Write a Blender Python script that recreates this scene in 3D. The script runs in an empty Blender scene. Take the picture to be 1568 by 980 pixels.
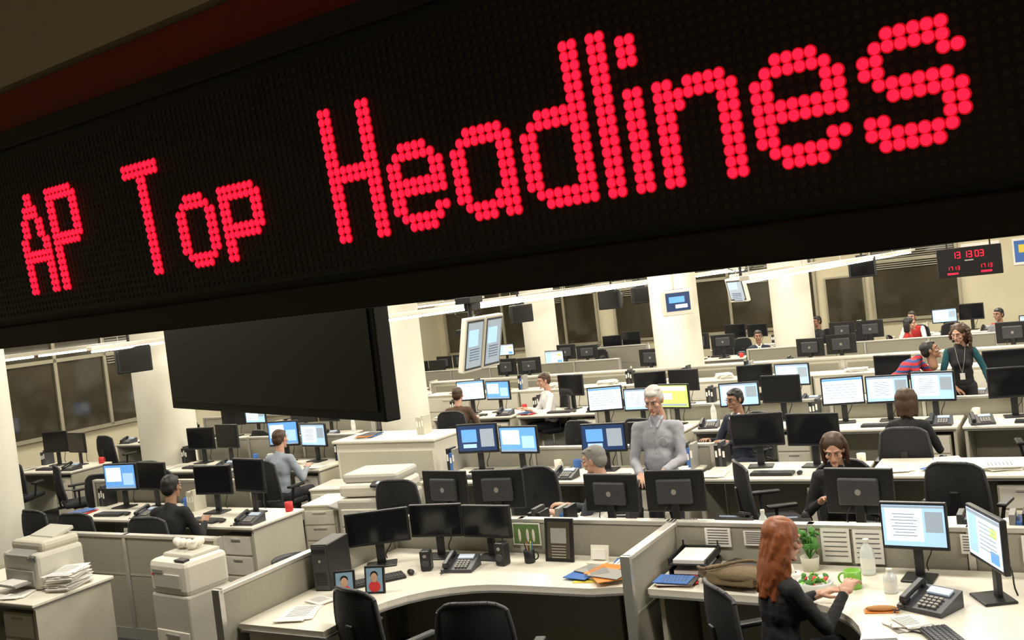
import bpy, bmesh, math, random
from mathutils import Vector, Matrix, Euler
random.seed(7)
sc = bpy.context.scene
try:
    sc.view_settings.view_transform = 'Standard'
except Exception: pass
rad = math.radians
# ------------------------------------------------------------------ materials
MATS = {}
def mat(name, col, rough=.5, metal=0, emis=0, noise=0.0, nscale=20, bump=0.0, ecol=None, spec=None, stripes=None):
    if name in MATS: return MATS[name]
    m = bpy.data.materials.new(name); m.use_nodes = True
    nt = m.node_tree; b = nt.nodes['Principled BSDF']
    b.inputs['Base Color'].default_value = (*col, 1)
    b.inputs['Roughness'].default_value = rough
    b.inputs['Metallic'].default_value = metal
    if spec is not None: b.inputs['Specular IOR Level'].default_value = spec
    if emis:
        b.inputs['Emission Color'].default_value = (*(ecol or col), 1)
        b.inputs['Emission Strength'].default_value = emis
    tc = nt.nodes.new('ShaderNodeTexCoord')
    if noise or bump:
        n = nt.nodes.new('ShaderNodeTexNoise'); n.inputs['Scale'].default_value = nscale
        n.inputs['Detail'].default_value = 4
        nt.links.new(tc.outputs['Object'], n.inputs['Vector'])
        if noise:
            mx = nt.nodes.new('ShaderNodeMix'); mx.data_type = 'RGBA'
            mx.inputs[6].default_value = (*[c*(1-noise) for c in col], 1)
            mx.inputs[7].default_value = (*[min(1, c*(1+noise)) for c in col], 1)
            nt.links.new(n.outputs['Fac'], mx.inputs[0]); nt.links.new(mx.outputs[2], b.inputs['Base Color'])
        if bump:
            bp = nt.nodes.new('ShaderNodeBump'); bp.inputs['Strength'].default_value = bump
            bp.inputs['Distance'].default_value = .01
            nt.links.new(n.outputs['Fac'], bp.inputs['Height']); nt.links.new(bp.outputs['Normal'], b.inputs['Normal'])
    if stripes:
        c2, sc_ = stripes
        w = nt.nodes.new('ShaderNodeTexWave'); w.bands_direction = 'Z'; w.inputs['Scale'].default_value = sc_
        w.inputs['Distortion'].default_value = .3
        nt.links.new(tc.outputs['Object'], w.inputs['Vector'])
        r = nt.nodes.new('ShaderNodeValToRGB'); r.color_ramp.interpolation = 'CONSTANT'
        r.color_ramp.elements[0].color = (*col, 1); r.color_ramp.elements[1].color = (*c2, 1); r.color_ramp.elements[1].position = .6
        nt.links.new(w.outputs['Fac'], r.inputs[0]); nt.links.new(r.outputs[0], b.inputs['Base Color'])
    MATS[name] = m; return m
WHITE = mat('laminate_white', (.80,.76,.66), .35, noise=.03, nscale=8)
CREAM = mat('cream_panel_metal', (.54,.515,.42), .45, noise=.04)
FABRIC = mat('partition_fabric', (.33,.315,.25), .9, noise=.12, nscale=180, bump=.3)
ALU = mat('brushed_aluminium', (.62,.60,.55), .35, .6, noise=.05, nscale=60)
BLACK = mat('black_plastic', (.012,.012,.013), .4, noise=.2)
DKGREY = mat('dark_grey_plastic', (.05,.05,.055), .45, noise=.15)
GREYP = mat('grey_plastic', (.30,.29,.27), .5, noise=.06)
LTGREY = mat('light_grey_plastic', (.55,.53,.46), .45, noise=.04)
MESHB = mat('chair_mesh_fabric', (.012,.012,.014), .8, noise=.3, nscale=200, bump=.4)
CHROME = mat('chrome', (.7,.7,.7), .2, 1, noise=.03)
PAPER = mat('paper', (.82,.80,.75), .8, noise=.03)
INK = mat('printed_text', (.10,.10,.11), .8, noise=.1)
CARPET = mat('floor_carpet', (.030,.029,.030), .95, noise=.35, nscale=90, bump=.5)
WALLM = mat('wall_paint_cream', (.60,.54,.38), .8, noise=.05, nscale=3)
CEIL = mat('ceiling_paint', (.66,.61,.46), .85, noise=.04, nscale=3)
PILLAR = mat('pillar_white_paint', (.84,.81,.70), .6, noise=.03, nscale=4)
GLASS = mat('office_glass_dark', (.045,.038,.023), .08, 0, noise=.6, nscale=1.2, spec=.7)
MULL = mat('mullion_metal', (.36,.33,.24), .4, .3, noise=.05)
S_BLUE = mat('screen_blue', (.10,.30,.62), .3, emis=.9, noise=.2, nscale=6, ecol=(.13,.32,.70))
S_WHITE = mat('screen_white', (.6,.7,.8), .3, emis=.95, ecol=(.70,.84,1.0), noise=.02)
S_LB = mat('screen_lightblue', (.3,.5,.8), .3, emis=.9, ecol=(.38,.58,.86), noise=.02)
S_GREEN = mat('screen_green', (.5,.7,.1), .3, emis=.8, ecol=(.55,.78,.22), noise=.02)
S_GREY = mat('screen_grey', (.3,.35,.4), .3, emis=.55, ecol=(.35,.42,.5), noise=.02)
S_OFF = mat('screen_off', (.008,.008,.01), .12, noise=.1)
S_DARK = mat('screen_navy', (.02,.04,.10), .3, emis=.5, ecol=(.02,.05,.16), noise=.1)
RED = mat('red_print', (.6,.03,.03), .5, noise=.1)
GREEN = mat('green_ceramic', (.22,.5,.06), .3, noise=.08)
TAN = mat('canvas_tan', (.15,.105,.055), .85, noise=.3, nscale=40, bump=.5)
ORANGE = mat('orange_print', (.75,.25,.04), .6, noise=.1)
YELLOW = mat('yellow_print', (.75,.6,.08), .6, noise=.1)
BLUEP = mat('blue_print', (.05,.15,.45), .6, noise=.1)
LED = mat('led_lit_red', (1,.012,.045), .4, emis=1.4, ecol=(1,.013,.050), noise=.01)
LEDH = mat('led_glow_halo', (.3,.004,.008), .5, emis=.28, ecol=(1,.008,.02), noise=.01)  # soft bloom around lit dots, imitated with dim red emissive discs
LEDOFF = mat('led_unlit', (.040,.032,.022), .5, noise=.3, nscale=30)
BOARD = mat('ticker_housing_black', (.010,.009,.008), .5, noise=.3, nscale=6)
BOARD2 = mat('ticker_bezel', (.022,.019,.015), .5, noise=.3, nscale=4)
TUBE = mat('fluorescent_tube', (1,.95,.8), .5, emis=9, ecol=(1,.95,.82), noise=.01)
LEAF = mat('leaf_green', (.06,.22,.03), .6, noise=.3)
CLEAR = mat('clear_plastic', (.72,.75,.73), .15, noise=.05)
# ------------------------------------------------------------------ mesh builder
class MB:
    def __init__(s): s.v=[]; s.f=[]; s.mi=[]; s.sm=[]; s.m=[]; s.M=Matrix.Identity(4)
    def _mi(s, m):
        if m not in s.m: s.m.append(m)
        return s.m.index(m)
    def add(s, vs, fs, m, smooth=False):
        o=len(s.v); s.v += [s.M @ Vector(v) for v in vs]; k=s._mi(m)
        for f in fs: s.f.append([i+o for i in f]); s.mi.append(k); s.sm.append(smooth)
    def box(s, c, size, m, rot=None, bev=0):
        x,y,z=[a/2 for a in size]
        R = Euler([rad(a) for a in rot]).to_matrix() if rot else Matrix.Identity(3)
        c=Vector(c)
        if bev<=0:
            vs=[Vector((i*x,j*y,k*z)) for i in(-1,1) for j in(-1,1) for k in(-1,1)]
            fs=[(0,1,3,2),(4,6,7,5),(0,4,5,1),(2,3,7,6),(0,2,6,4),(1,5,7,3)]
        else:
            bm=bmesh.new(); bmesh.ops.create_cube(bm,size=1)
            for v in bm.verts: v.co=Vector((v.co.x*2*x,v.co.y*2*y,v.co.z*2*z))
            bmesh.ops.bevel(bm,geom=bm.edges[:],offset=min(bev,x*.95,y*.95,z*.95),segments=2,affect='EDGES',profile=.5)
            bm.verts.ensure_lookup_table(); bm.verts.index_update()
            vs=[v.co.copy() for v in bm.verts]; fs=[[v.index for v in f.verts] for f in bm.faces]; bm.free()
        s.add([c+R@v for v in vs],fs,m)
    def cyl(s,p0,p1,r0,r1,m,seg=14,cap=True):
        p0=Vector(p0);p1=Vector(p1);d=(p1-p0)
        q=d.to_track_quat('Z','Y').to_matrix()
        a=[2*math.pi*i/seg for i in range(seg)]
        vs=[p0+q@Vector((math.cos(t)*r0,math.sin(t)*r0,0)) for t in a]+[p1+q@Vector((math.cos(t)*r1,math.sin(t)*r1,0)) for t in a]
        s.add(vs,[(i,(i+1)%seg,seg+(i+1)%seg,seg+i) for i in range(seg)],m,True)
        if cap: s.add(vs,[list(range(seg))[::-1],list(range(seg,2*seg))],m)
    def tube(s,pts,r,m,seg=8):
        for a,b in zip(pts[:-1],pts[1:]): s.cyl(a,b,r,r,m,seg)
    def lathe(s,prof,m,seg=20,c=(0,0,0)):
        c=Vector(c); vs=[];fs=[]
        for r,z in prof:
            for i in range(seg):
                t=2*math.pi*i/seg; vs.append(c+Vector((r*math.cos(t),r*math.sin(t),z)))
        for j in range(len(prof)-1):
            for i in range(seg):
                fs.append((j*seg+i,j*seg+(i+1)%seg,(j+1)*seg+(i+1)%seg,(j+1)*seg+i))
        s.add(vs,fs,m,True)
    def ell(s,c,r,m,seg=16,rings=10,rot=None):
        c=Vector(c); R=Euler([rad(a) for a in rot]).to_matrix() if rot else Matrix.Identity(3)
        vs=[c+R@Vector((0,0,r[2]))]
        for j in range(1,rings):
            ph=math.pi*j/rings
            for i in range(seg):
                t=2*math.pi*i/seg
                vs.append(c+R@Vector((r[0]*math.sin(ph)*math.cos(t),r[1]*math.sin(ph)*math.sin(t),r[2]*math.cos(ph))))
        vs.append(c+R@Vector((0,0,-r[2]))); n=len(vs)-1; fs=[]
        for i in range(seg): fs.append((0,1+i,1+(i+1)%seg)); fs.append((n,n-seg+(i+1)%seg,n-seg+i))
        for j in range(rings-2):
            for i in range(seg):
                a=1+j*seg; fs.append((a+i,a+seg+i,a+seg+(i+1)%seg,a+(i+1)%seg))
        s.add(vs,fs,m,True)
    def cap(s,p0,p1,r0,r1,m,seg=12):
        s.cyl(p0,p1,r0,r1,m,seg); s.ell(p0,(r0,)*3,m,seg,8); s.ell(p1,(r1,)*3,m,seg,8)
    def prism(s,poly,z0,z1,m):
        n=len(poly); vs=[(x,y,z0) for x,y in poly]+[(x,y,z1) for x,y in poly]
        s.add(vs,[list(range(n))[::-1],list(range(n,2*n))]+[(i,(i+1)%n,n+(i+1)%n,n+i) for i in range(n)],m)
    def mesh(s,name):
        me=bpy.data.meshes.new(name); me.from_pydata([tuple(v) for v in s.v],[],s.f)
        for m in s.m: me.materials.append(m)
        me.polygons.foreach_set('material_index',s.mi); me.polygons.foreach_set('use_smooth',s.sm)
        me.update(); return me
def put(me,name,loc=(0,0,0),rz=0,parent=None,scale=None,rot=None):
    o=bpy.data.objects.new(name,me); sc.collection.objects.link(o)
    o.location=loc; o.rotation_euler=rot if rot else (0,0,rad(rz))
    if scale: o.scale=scale
    if parent: o.parent=parent
    return o
# room frame: A along the desk rows, B into the room
RA=-30.0
def R(A,B,z=0): return Vector((.866*A+.5*B,-.5*A+.866*B,z))
def toAB(X,Y): return (.866*X-.5*Y,.5*X+.866*Y)
def rput(me,name,A,B,z=0,ang=0,**k): return put(me,name,R(A,B,z),RA+ang,**k)
OBST=[]   # solid footprints used to keep chairs clear
def ob(A,B,w,d): OBST.append((A-w/2,A+w/2,B-d/2,B+d/2))
def clear(A,B,r=.33):
    for a0,a1,b0,b1 in OBST:
        dx=max(a0-A,0,A-a1); dy=max(b0-B,0,B-b1)
        if dx*dx+dy*dy<r*r: return False
    return True
# ------------------------------------------------------------------ room shell
A0,A1,B0,B1,H=-17,8,-3,25,4.0
def slab(name,Ac,Bc,z,sa,sb,sz,m):
    b=MB(); b.box((0,0,0),(sa,sb,sz),m); return rput(b.mesh(name),name,Ac,Bc,z)
slab('floor',(A0+A1)/2,(B0+B1)/2,-.05,A1-A0+.4,B1-B0+.4,.1,CARPET)
slab('ceiling',(A0+A1)/2,(B0+B1)/2,H+.05,A1-A0+.4,B1-B0+.4,.1,CEIL)
slab('wall_right',A1+.1,(B0+B1)/2,H/2,.2,B1-B0,H,WALLM)
slab('wall_rear',(A0+A1)/2,B0-.1,H/2,A1-A0+.4,.2,H,WALLM)
slab('wall_far',(A0+A1)/2,B1+.1,H/2,A1-A0+.4,.2,H,WALLM)
slab('wall_left',A0-.1,(B0+B1)/2,H/2,.2,B1-B0,H,WALLM)
def glazing(w,h=2.0,step=1.0):
    b=MB(); b.box((0,0,h/2),(w,.03,h),GLASS)
    n=max(1,int(w/step))
    for i in range(n+1): b.box((-w/2+i*w/n,-.03,h/2),(.07,.06,h),MULL)
    for z in (0,h*.72,h): b.box((0,-.03,z),(w+.07,.06,.07),MULL)
    for i in range(0,n,3):
        for k in range(14): b.box((-w/2+(i+.5)*w/n,-.05,h-.08-k*.05),(w/n-.12,.025,.006),CREAM,rot=(25,0,0))
    return b
for i,(a,w) in enumerate([(-14.2,5.0),(-8.45,5.4),(-3.45,1.9)]):
    rput(glazing(w,1.95).mesh('window'),'window_%d'%(i+1),a,B1-.03,.95)
for i,(bb,w) in enumerate([(6,5.5),(12.5,5.5),(19.5,6)]):
    rput(glazing(w,1.95).mesh('window'),'window_%d'%(i+4),A0+.03,bb,.95,ang=90)
slab('baseboard_far',(A0+A1)/2,B1-.02,.06,A1-A0,.04,.12,MULL)
slab('baseboard_left',A0+.02,(B0+B1)/2,.06,.04,B1-B0-.1,.12,MULL)
b=MB(); b.box((0,0,1.05),(.95,.05,2.1),MULL); b.box((0,-.03,1.05),(.85,.04,2.02),GLASS); b.cyl((.33,-.05,1.0),(.33,-.1,1.0),.02,.02,CHROME); b.cyl((.33,-.1,1.0),(.22,-.1,1.0),.012,.012,CHROME)
rput(b.mesh('door'),'door_1',-5.05,B1-.04)
def pillar(x,y,r=.4):
    b=MB(); b.lathe([(r,0),(r,H)],PILLAR,40); b.lathe([(r+.02,0),(r+.02,.12),(r,.13)],MULL,40)
    put(b.mesh('pillar'),'pillar',(x,y,0)); a,bb=toAB(x,y); ob(a,bb,2*r,2*r)
for x,y,r in [(-5.35,15,.42),(-2.0,17,.42),(2.88,17.6,.42),(.66,24.4,.42),(5.95,21.2,.42),(-6.75,12.3,.42)]: pillar(x,y,r)
# ------------------------------------------------------------------ furniture templates
def desk_mesh(w=1.5,d=.75):
    b=MB(); b.box((0,0,.725),(w,d,.03),WHITE,bev=.008); b.box((0,0,.70),(w-.04,d-.04,.02),GREYP)
    for sx in(-1,1): b.box((sx*(w/2-.03),0,.345),(.03,d-.06,.69),CREAM)
    b.box((0,d/2-.06,.45),(w-.1,.02,.46),CREAM)
    b.box((w/2-.28,-.02,.33),(.4,d-.16,.62),CREAM,bev=.006)
    for k in range(3): b.box((w/2-.28,-d/2+.055,.14+k*.2),(.37,.02,.18),WHITE,bev=.005); b.box((w/2-.28,-d/2+.04,.2+k*.2),(.12,.015,.015),ALU)
    return b
DESK=desk_mesh().mesh('desk')
def desk(A,B,ang=0): rput(DESK,'desk',A,B,0,ang); ob(A,B,1.5,.75)
def part_mesh(w,h=1.0):
    b=MB(); n=max(1,round(w/1.1)); pw=w/n
    b.box((0,0,h-.015),(w,.07,.03),ALU,bev=.006); b.box((0,0,.05),(w,.06,.1),ALU)
    for i in range(n+1): b.box((-w/2+i*pw,0,h/2),(.04,.065,h),ALU)
    for i in range(n): b.box((-w/2+(i+.5)*pw,0,h/2+.03),(pw-.05,.05,h-.12),FABRIC,bev=.006); b.box((-w/2+(i+.5)*pw,0,h*.62),(pw-.05,.056,.015),ALU)
    return b
PARTC={}
def partition(A,B,w,h=1.0,ang=0):
    k=(w,h)
    if k not in PARTC: PARTC[k]=part_mesh(w,h).mesh('partition')
    rput(PARTC[k],'cubicle_partition',A,B,0,ang)
    if ang==90: ob(A,B,.08,w)
    else: ob(A,B,w,.08)
def monitor_mesh(kind,w=.50,h=.32):
    b=MB(); 
    b.box((0,0,.008),(.24,.18,.016),BLACK,bev=.007); b.box((0,.03,.14),(.07,.03,.27),BLACK,bev=.008)
    c=.2+h/2
    b.box((0,0,c),(w,.035,h),BLACK,bev=.008); b.box((0,.03,c),(w*.6,.04,h*.6),DKGREY,bev=.015)
    b.cyl((0,.051,c),(0,.053,c),.022,.022,GREYP,14)
    b.tube([Vector((.06+.03*math.sin(i*.9),.06+.01*i,c-.1-.04*i)) for i in range(7)],.005,BLACK,6)
    sw,sh=w-.035,h-.045; y=-.019
    base={'doc':S_LB,'blue':S_BLUE,'green':S_GREEN,'off':S_OFF,'navy':S_DARK,'white':S_WHITE,'mix':S_WHITE}[kind]
    b.box((0,y,c+.004),(sw,.002,sh),base)
    def rc(x,z,ww,hh,m): b.box((x*sw,y-.0015,c+.004+z*sh),(ww*sw,.001,hh*sh),m)
    if kind=='doc':
        rc(-.15,.02,.6,.8,S_WHITE); rc(.33,.1,.28,.5,S_GREY)
        for i in range(8): 
            b.box((-.15*sw,y-.003,c+.1*h+ (.18-.075*i)*sh),(random.uniform(.3,.5)*sw,.001,.012*sh),INK)
        rc(0,.46,1,.05,S_GREY)
    if kind=='blue': rc(-.2,.1,.5,.6,S_WHITE); rc(.28,-.1,.34,.5,S_LB); rc(0,-.46,1,.06,S_GREY)
    if kind=='navy': 
        rc(-.2,.1,.4,.5,S_BLUE); rc(.27,0,.35,.7,S_GREY); rc(-.2,-.3,.35,.15,S_LB)
    if kind=='green': rc(0,.35,.9,.2,S_WHITE); rc(0,-.4,.9,.1,S_GREY); rc(-.2,0,.3,.3,S_WHITE)
    if kind=='white':
        rc(0,.45,1,.08,S_BLUE)
        for i in range(6): rc(-.05,.25-.11*i,.8,.02,S_GREY)
    if kind=='mix':
        rc(-.33,0,.26,.85,S_LB); rc(0,.45,1,.08,S_GREY)
        for i in range(7): rc(.12,.3-.09*i,.5,.025,S_GREY)
        rc(.3,-.32,.25,.25,S_BLUE); rc(.3,.2,.2,.2,S_GREEN)
    return b
MON={k:monitor_mesh(k).mesh('monitor') for k in('doc','blue','green','off','navy','white','mix')}
def chair_mesh():
    b=MB()
    for i in range(5):
        t=2*math.pi*i/5+.3; e=Vector((math.cos(t)*.27,math.sin(t)*.27,.07))
        b.cyl((0,0,.1),e,.028,.018,BLACK,8); b.cyl(e+Vector((-.012,0,-.042)),e+Vector((.012,0,-.042)),.028,.028,DKGREY,10)
    b.cyl((0,0,.08),(0,0,.4),.028,.022,CHROME,12); b.box((0,0,.4),(.25,.25,.04),BLACK,bev=.01)
    b.box((0,0,.45),(.50,.48,.07),MESHB,bev=.03)
    cols,rows=10,9; vs=[];vb=[]
    for j in range(rows):
        z=.52+.50*j/(rows-1); t=j/(rows-1); wd=.22+.02*math.sin(t*math.pi)-(.03*t*t)
        for i in range(cols):
            u=-1+2*i/(cols-1); y=.25+.05*t-.06*(u*u)+ .02*math.sin(t*3.1)
            zz=z-(.05*abs(u)**4 if j==rows-1 else 0)
            vs.append((u*wd,y,zz)); vb.append((u*wd,y+.015,zz))
    o=len(vs); F=[]
    for j in range(rows-1):
        for i in range(cols-1):
            a=j*cols+i; F.append((a,a+1,a+cols+1,a+cols)); F.append((o+a,o+a+cols,o+a+cols+1,o+a+1))
    b.add(vs+vb,F,MESHB,True)
    edge=[vs[i] for i in range(cols)]+[vs[j*cols+cols-1] for j in range(1,rows)]+[vs[(rows-1)*cols+i] for i in range(cols-2,-1,-1)]+[vs[j*cols] for j in range(rows-2,-1,-1)]
    b.tube([Vector(p)+Vector((0,.008,0)) for p in edge],.014,DKGREY,8)
    b.box((0,.29,.6),(.07,.03,.4),BLACK,rot=(-6,0,0),bev=.01); b.box((0,.2,.42),(.08,.22,.03),BLACK)
    for sx in(-1,1):
        b.cyl((sx*.24,.05,.44),(sx*.28,.05,.64),.015,.015,BLACK,8); b.box((sx*.28,.0,.66),(.07,.26,.03),BLACK,bev=.012)
    return b
CHAIR=chair_mesh().mesh('office_chair')
def chair(A,B,ang=0,force=False):
    if force or clear(A,B,.31): rput(CHAIR,'office_chair',A,B,0,ang); ob(A,B,.5,.5)
def seatchair(x,y,rz): put(CHAIR,'office_chair',(x,y,0),rz); a,b_=toAB(x,y); ob(a,b_,.55,.55)
def phone_mesh():
    b=MB(); b.add([(-.12,-.1,0),(.12,-.1,0),(.12,.1,0),(-.12,.1,0),(-.12,-.1,.025),(.12,-.1,.025),(.12,.1,.085),(-.12,.1,.085)],
      [(0,3,2,1),(4,5,6,7),(0,1,5,4),(1,2,6,5),(2,3,7,6),(3,0,4,7)],DKGREY)
    b.M=Matrix.Translation((0,0,.057))@Matrix.Rotation(rad(16.7),4,'X')
    b.box((.03,.055,.006),(.12,.05,.01),S_GREY)
    for i in range(4):
        for j in range(4): b.box((-.01+.026*i,-.075+.024*j,.006),(.018,.014,.008),GREYP)
    b.box((-.085,0,.03),(.04,.19,.022),BLACK,bev=.008)
    for s_ in(-1,1): b.box((-.085,s_*.078,.017),(.046,.045,.03),BLACK,bev=.01)
    b.M=Matrix.Identity(4)
    pts=[Vector((-.085+.015*math.sin(i*2.2),-.1-.012*i,.02+.006*math.cos(i*2.2))) for i in range(8)]; b.tube(pts,.004,BLACK,6)
    return b
PHONE=phone_mesh().mesh('desk_phone')
def kb_mesh():
    b=MB(); b.box((0,0,.011),(.44,.15,.022),BLACK,bev=.006)
    for j in range(5):
        for i in range(18): b.box((-.204+.024*i,-.052+.026*j,.024),(.02,.021,.008),DKGREY)
    b.ell((.28,0,.019),(.03,.05,.018),BLACK); return b
KB=kb_mesh().mesh('keyboard')
def papers_mesh(n,seed,cols=(PAPER,),sp=.03,an=14):
    rr=random.Random(seed); b=MB()
    for i in range(n):
        b.box((rr.uniform(-sp,sp),rr.uniform(-sp,sp),.003+.005*i),(.21,.29,.005),rr.choice(cols),rot=(0,0,rr.uniform(-an,an)))
    for k in range(7): b.box((-.01,.1-.03*k,.0062+.005*(n-1)),(.15,.006,.0006),INK)
    return b
PAP=[papers_mesh(3,1).mesh('p'),papers_mesh(8,2).mesh('p'),papers_mesh(14,3).mesh('p'),papers_mesh(5,4,(PAPER,LTGREY)).mesh('p'),papers_mesh(6,14,(PAPER,PAPER,GREYP),.07,40).mesh('p')]
MAG=[papers_mesh(6,s,(RED,PAPER,ORANGE,BLUEP,PAPER,DKGREY)).mesh('m') for s in(5,6,8)]
MAGS=papers_mesh(9,21,(RED,PAPER,ORANGE,BLUEP,PAPER,YELLOW,GREYP),.12,50).mesh('m')
def binders_mesh(seed):
    rr=random.Random(seed); b=MB(); x=-.06
    for i in range(3):
        h=rr.uniform(.2,.26); b.box((x,0,h/2),(.036,.17,h),rr.choice((BLACK,PAPER,BLUEP,DKGREY,CREAM,GREYP)),bev=.003); b.box((x,-.086,h*.6),(.022,.002,h*.3),PAPER); x+=.038
    return b
BIND=[binders_mesh(s).mesh('b') for s in(1,2,3,4)]
def tower_mesh():
    b=MB(); b.box((0,0,.21),(.18,.42,.42),BLACK,bev=.01); b.box((0,-.212,.21),(.16,.01,.4),DKGREY,bev=.004)
    b.box((0,-.218,.36),(.14,.006,.035),BLACK); b.cyl((0,-.215,.27),(0,-.222,.27),.012,.012,ALU); 
    for k in range(6): b.box((0,-.218,.06+.02*k),(.12,.004,.008),BLACK)
    return b
TOWER=tower_mesh().mesh('computer_tower')
def speaker_mesh():
    b=MB(); b.box((0,0,.1),(.09,.1,.2),BLACK,bev=.015); b.cyl((0,-.05,.075),(0,-.056,.075),.034,.03,DKGREY,18); b.cyl((0,-.05,.15),(0,-.055,.15),.016,.014,GREYP,14); return b
SPK=speaker_mesh().mesh('desktop_speaker')
def mug_mesh(m):
    b=MB(); b.lathe([(0,.004),(.036,0),(.04,.01),(.041,.095),(.037,.097),(.036,.02),(0,.018)],m,24)
    b.tube([Vector((.04+.026*math.sin(t),0,.05+.03*math.cos(t))) for t in [i*math.pi/8 for i in range(9)]],.005,m,8); return b
MUGS=[mug_mesh(m).mesh('mug') for m in(WHITE,RED,BLUEP,BLACK)]
def bottle_mesh(m,h=.24):
    b=MB(); b.lathe([(0,0),(.034,.002),(.036,.02),(.036,h*.62),(.028,h*.75),(.014,h*.86),(.014,h*.93)],m,20); b.cyl((0,0,h*.92),(0,0,h),.016,.016,WHITE,14); b.lathe([(.0365,h*.2),(.0365,h*.5)],PAPER,20); return b
BOT=bottle_mesh(CLEAR).mesh('b')
def tray():
    b=MB()
    for z in(.0,.07):
        b.box((0,0,z+.004),(.26,.33,.006),BLACK)
        for sx in(-1,1): b.box((sx*.13,0,z+.025),(.006,.33,.045),BLACK); b.box((sx*.12,.15,z+.05),(.01,.01,.07),BLACK)
        b.box((0,.16,z+.025),(.26,.006,.045),BLACK); b.box((0,0,z+.022),(.21,.29,.025),PAPER)
    return b
TRAY=tray().mesh('tray')
def cabinet_mesh(w=1.0,h=.9,d=.45):
    b=MB(); b.box((0,0,h/2),(w,d,h),CREAM,bev=.008); b.box((0,0,h-.01),(w+.02,d+.02,.025),WHITE,bev=.006)
    n=3
    for k in range(n): b.box((0,-d/2-.006,.05+(k+.5)*(h-.1)/n),(w-.05,.014,(h-.1)/n-.02),WHITE,bev=.004); b.box((0,-d/2-.02,.05+(k+.8)*(h-.1)/n),(.16,.015,.015),ALU)
    return b
CAB=cabinet_mesh().mesh('filing_cabinet')
def work(A,B,ang=0,mons=('doc',),ch=True,seed=0,ms=1.0,rich=True):
    rr=random.Random(seed*31+5); s=1 if ang==0 else -1
    desk(A,B,ang)
    n=len(mons)
    for i,k in enumerate(mons):
        off=(i-(n-1)/2)*(.53 if n<3 else .49)
        rput(MON[k],'monitor',A+s*off,B+s*(.15-(.05 if n==3 and i!=1 else 0)),.74,ang-(off*28)+(rr.uniform(-14,14) if n==1 else rr.uniform(-4,4)),scale=(ms*(1 if n<3 else .95),1,ms*rr.uniform(.94,1.1)))
    rput(KB,'keyboard',A-s*.06,B-s*.2,.74,ang+rr.uniform(-5,5),scale=(.9,1,1))
    sd=rr.choice((-1,1))
    rput(PHONE,'desk_phone',A+sd*.57,B-s*.22,.74,ang+rr.uniform(-12,12))
    if n<3 and rich:
        rput(rr.choice(PAP[:4]+MAG[:1]),'paper_stack',A-sd*.61,B-s*.19,.74,ang+rr.uniform(-8,8))
        rput(rr.choice(BIND),'binder_row',A-sd*.65,B+s*.25,.74,ang)
        if rr.random()<.7: rput(rr.choice(MUGS),'coffee_mug' ,A+sd*.66,B+s*.25,.74,rr.uniform(0,360)) 
        else: rput(BOT,'water_bottle' ,A+sd*.66,B+s*.25,.74,rr.uniform(0,360)) 
    if ch: chair(A+rr.uniform(-.2,.2),B-s*.8,ang+180+rr.uniform(-35,35))
def pstack(A,B,z=.74,kind=None): rput(kind or random.choice(PAP+MAG),'paper_stack',A,B,z,random.uniform(0,180))
# ------------------------------------------------------------------ foreground cubicles
partition(-3.85,6.47,2.4); partition(-1.2,6.47,2.85)
partition(-5.08,5.5,1.9,ang=90); partition(-2.62,6.02,.82,ang=90)
partition(.28,5.6,1.7,ang=90)
def corner_desk(name,poly,legs):
    b=MB(); b.prism(poly,.705,.74,WHITE); b.prism([(x*.995,y*.997) for x,y in poly],.69,.705,GREYP)
    for x,y,sx,sy in legs: b.box((x,y,.345),(sx,sy,.69),CREAM)
    return rput(b.mesh(name),name,0,0)
inner=[]
for i in range(9):
    t=math.pi/2*i/8; inner.append((-4.3+.75-.75*math.cos(t), 4.95+.75*math.sin(t)) )
poly=[(-5.03,4.65),(-4.3,4.65)]+inner[0:]+[(-2.95,5.72),(-2.72,5.80),(-2.66,5.95),(-2.66,6.42),(-5.03,6.42)]
corner_desk('corner_desk',poly,[(-4.98,5.4,.03,1.4),(-4.0,6.36,1.9,.03),(-2.75,6.15,.03,.45),(-4.67,4.69,.6,.03)])
inner2=[]
for i in range(9):
    t=math.pi/2*i/8; inner2.append((-1.75+.6*math.sin(t), 5.75-.6*(1-math.cos(t))))
poly=[(-2.57,6.42),(-2.57,5.78)]+inner2+[(-1.1,4.85),(-.9,4.7),(.24,4.7),(.24,6.42)]
corner_desk('corner_desk',poly,[(-2.5,6.1,.03,.55),(-1.2,6.36,2.5,.03),(.18,5.5,.03,1.4),(-.4,4.78,1.1,.03)])
ob(-4.67,5.4,.7,1.6); ob(-3.85,6.1,2.3,.75); ob(-1.2,6.1,2.7,.7); ob(-.4,5.4,1.3,1.5)
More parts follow.
